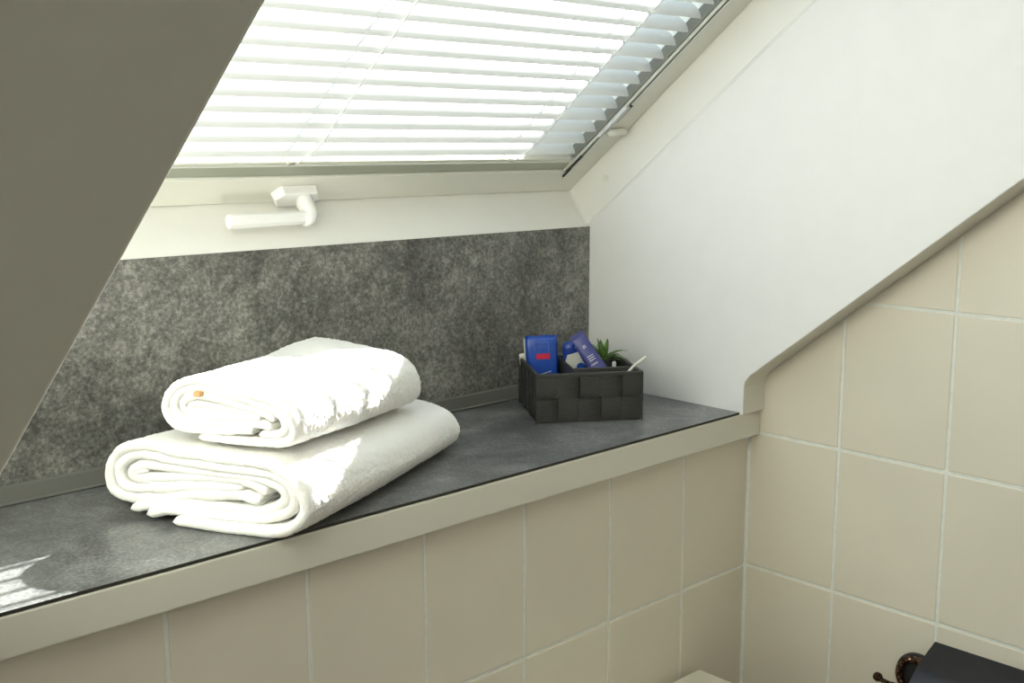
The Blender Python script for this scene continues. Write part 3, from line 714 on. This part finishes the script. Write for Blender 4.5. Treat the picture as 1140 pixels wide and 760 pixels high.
link('ornate_ring', bm, M['bronze'], parent=rh, smooth=True)
bm = bmesh.new(); tube(bm, [rl(-.008, -.262, -.335), rl(-.022, -.245, -.330), rl(-.034, -.240, -.322), rl(-.040, -.240, -.314)], [.004, .0035, .0032, .0035], 10)
bmesh.ops.create_icosphere(bm, subdivisions=3, radius=.0062, matrix=Matrix.Translation(rl(-.042, -.2390, -.3155)))
link('hook_knob', bm, M['bronze'], parent=rh, smooth=True)
bm = bmesh.new(); A = []
crv = catmull([(-.001, -.2620), (-.018, -.2685), (-.036, -.2765), (-.054, -.2865), (-.068, -.301), (-.078, -.325), (-.082, -.355), (-.083, -.385)], per=4)
for x, z in crv:
    yo = 0
    A.append([bm.verts.new(rl(x+dx_, y, z+dz_)) for dx_, dz_ in ((0, 0), (.0016, -.0018)) for y in (-.2935, -.4320)])
for P_, Q in zip(A, A[1:]):
    for q in ((0, 1), (3, 2)): bm.faces.new((P_[q[0]], P_[q[1]], Q[q[1]], Q[q[0]]))
    bm.faces.new((P_[0], Q[0], Q[2], P_[2])); bm.faces.new((P_[1], P_[3], Q[3], Q[1]))
bm.faces.new((A[0][0], A[0][2], A[0][3], A[0][1])); bm.faces.new((A[-1][0], A[-1][1], A[-1][3], A[-1][2]))
link('cover_flap', bm, M['flap'], parent=rh, smooth=False)
bm = bmesh.new(); tube(bm, [rl(-.040, -.279, -.335), rl(-.040, -.445, -.335)], .0065, 16); tube(bm, [rl(-.004, -.440, -.335), rl(-.044, -.440, -.335)], .006, 12)
tube(bm, [rl(-.006, -.284, -.335), rl(-.044, -.284, -.335)], .006, 12); link('roll_bar', bm, M['bronze'], parent=rh, smooth=True)
pr_ = thing('toilet_roll', 'toilet paper roll mostly hidden under the black leather flap', 'toilet roll', (-.040, -.360, -.335), (pi/2, 0, 0))
bm = bmesh.new(); lathe(bm, [(.018, -.05), (.036, -.05), (.036, .05), (.018, .05), (.018, -.05)], 40); link('paper', bm, M['paper'], parent=pr_, smooth=False)

# ---------------------------------------------------------------- low cabinet in the corner, only its top corner in view
cb = thing('low_cabinet', 'low cream white cabinet whose flat top corner shows below the tiled ledge wall', 'cabinet', (-.33, -.19, FLOOR))
H = -.358-FLOOR
bm = bmesh.new(); box(bm, -.22, .213, -.19, .181, H-.022, H); link('cabinet_top', bm, M['cabinet'], parent=cb, bevel=.006, seg=4)
bm = bmesh.new(); box(bm, -.21, .203, -.172, .178, .06, H-.0225); box(bm, -.19, .185, -.15, .17, 0, .06); link('cabinet_body', bm, M['cabinet'], parent=cb, bevel=.002)
for x0, x1, hx in ((-.208, -.006, -.03), (-.002, .201, .02)):
    bm = bmesh.new(); box(bm, x0, x1, -.190, -.1725, .065, H-.026); d_ = link('door', bm, M['cabinet'], parent=cb, bevel=.002)
    bm = bmesh.new(); tube(bm, [(hx, -.190, H-.20), (hx, -.207, H-.195), (hx, -.207, H-.105), (hx, -.190, H-.10)], .004, 10); link('handle', bm, M['alu2'], parent=d_, smooth=True)

# ---------------------------------------------------------------- lights
def lk(o): COL.objects.link(o); return o
sun = bpy.data.lights.new('sun', 'SUN'); sun.energy = SUN_E = 14.5; sun.angle = math.radians(.53); sun.color = (1, .97, .93)
so = lk(bpy.data.objects.new('sun', sun)); sd = -V((1.36, .48, 1.0)).normalized(); so.rotation_euler = sd.to_track_quat('-Z', 'Y').to_euler()
w = bpy.data.worlds.new('sky'); sc.world = w; w.use_nodes = True
bg = w.node_tree.nodes['Background']; bg.inputs['Color'].default_value = (.74, .86, 1.0, 1); bg.inputs['Strength'].default_value = .75
cl = thing('fill_lamp', 'unseen round white lamp added at the ceiling as room fill', 'lamp', (-1.75, -2.1, CEIL))  # lamp out of view, added to brighten the room
bm = bmesh.new(); lathe(bm, [(0, 0), (.18, 0), (.18, -.02), (.16, -.045), (0, -.05)], 40); link('fill_lamp_body', bm, M['white'], parent=cl)
al = bpy.data.lights.new('fill_light', 'AREA'); al.shape = 'DISK'; al.size = .9; al.energy = 3.0; al.color = (1, .96, .90)
ao = lk(bpy.data.objects.new('fill_light', al)); ao.location = (-1.75, -2.1, CEIL-.06)

# ---------------------------------------------------------------- camera
cam = bpy.data.cameras.new('camera'); cam.sensor_fit = 'HORIZONTAL'; cam.sensor_width = 36; cam.lens = 39.9578; cam.clip_start = .01
co = lk(bpy.data.objects.new('camera', cam))
F = V((.6786, .7147, -.1693)).normalized(); R = V((.725, -.6887, -.0013)); R = (R - F*R.dot(F)).normalized(); U = R.cross(F)
mw = Matrix((R, U, -F)).transposed().to_4x4(); mw.translation = V((-1.3371, -.9141, .3640)); co.matrix_world = mw
sc.camera = co
sc.view_settings.view_transform = 'Standard'; sc.view_settings.look = 'None'; sc.view_settings.gamma = 1; sc.view_settings.use_curve_mapping = False
sc.view_settings.exposure = 1.36
sc.cycles.use_denoising = True; sc.cycles.max_bounces = 16; sc.cycles.diffuse_bounces = 10; sc.cycles.transparent_max_bounces = 16
sc.cycles.sample_clamp_indirect = 8
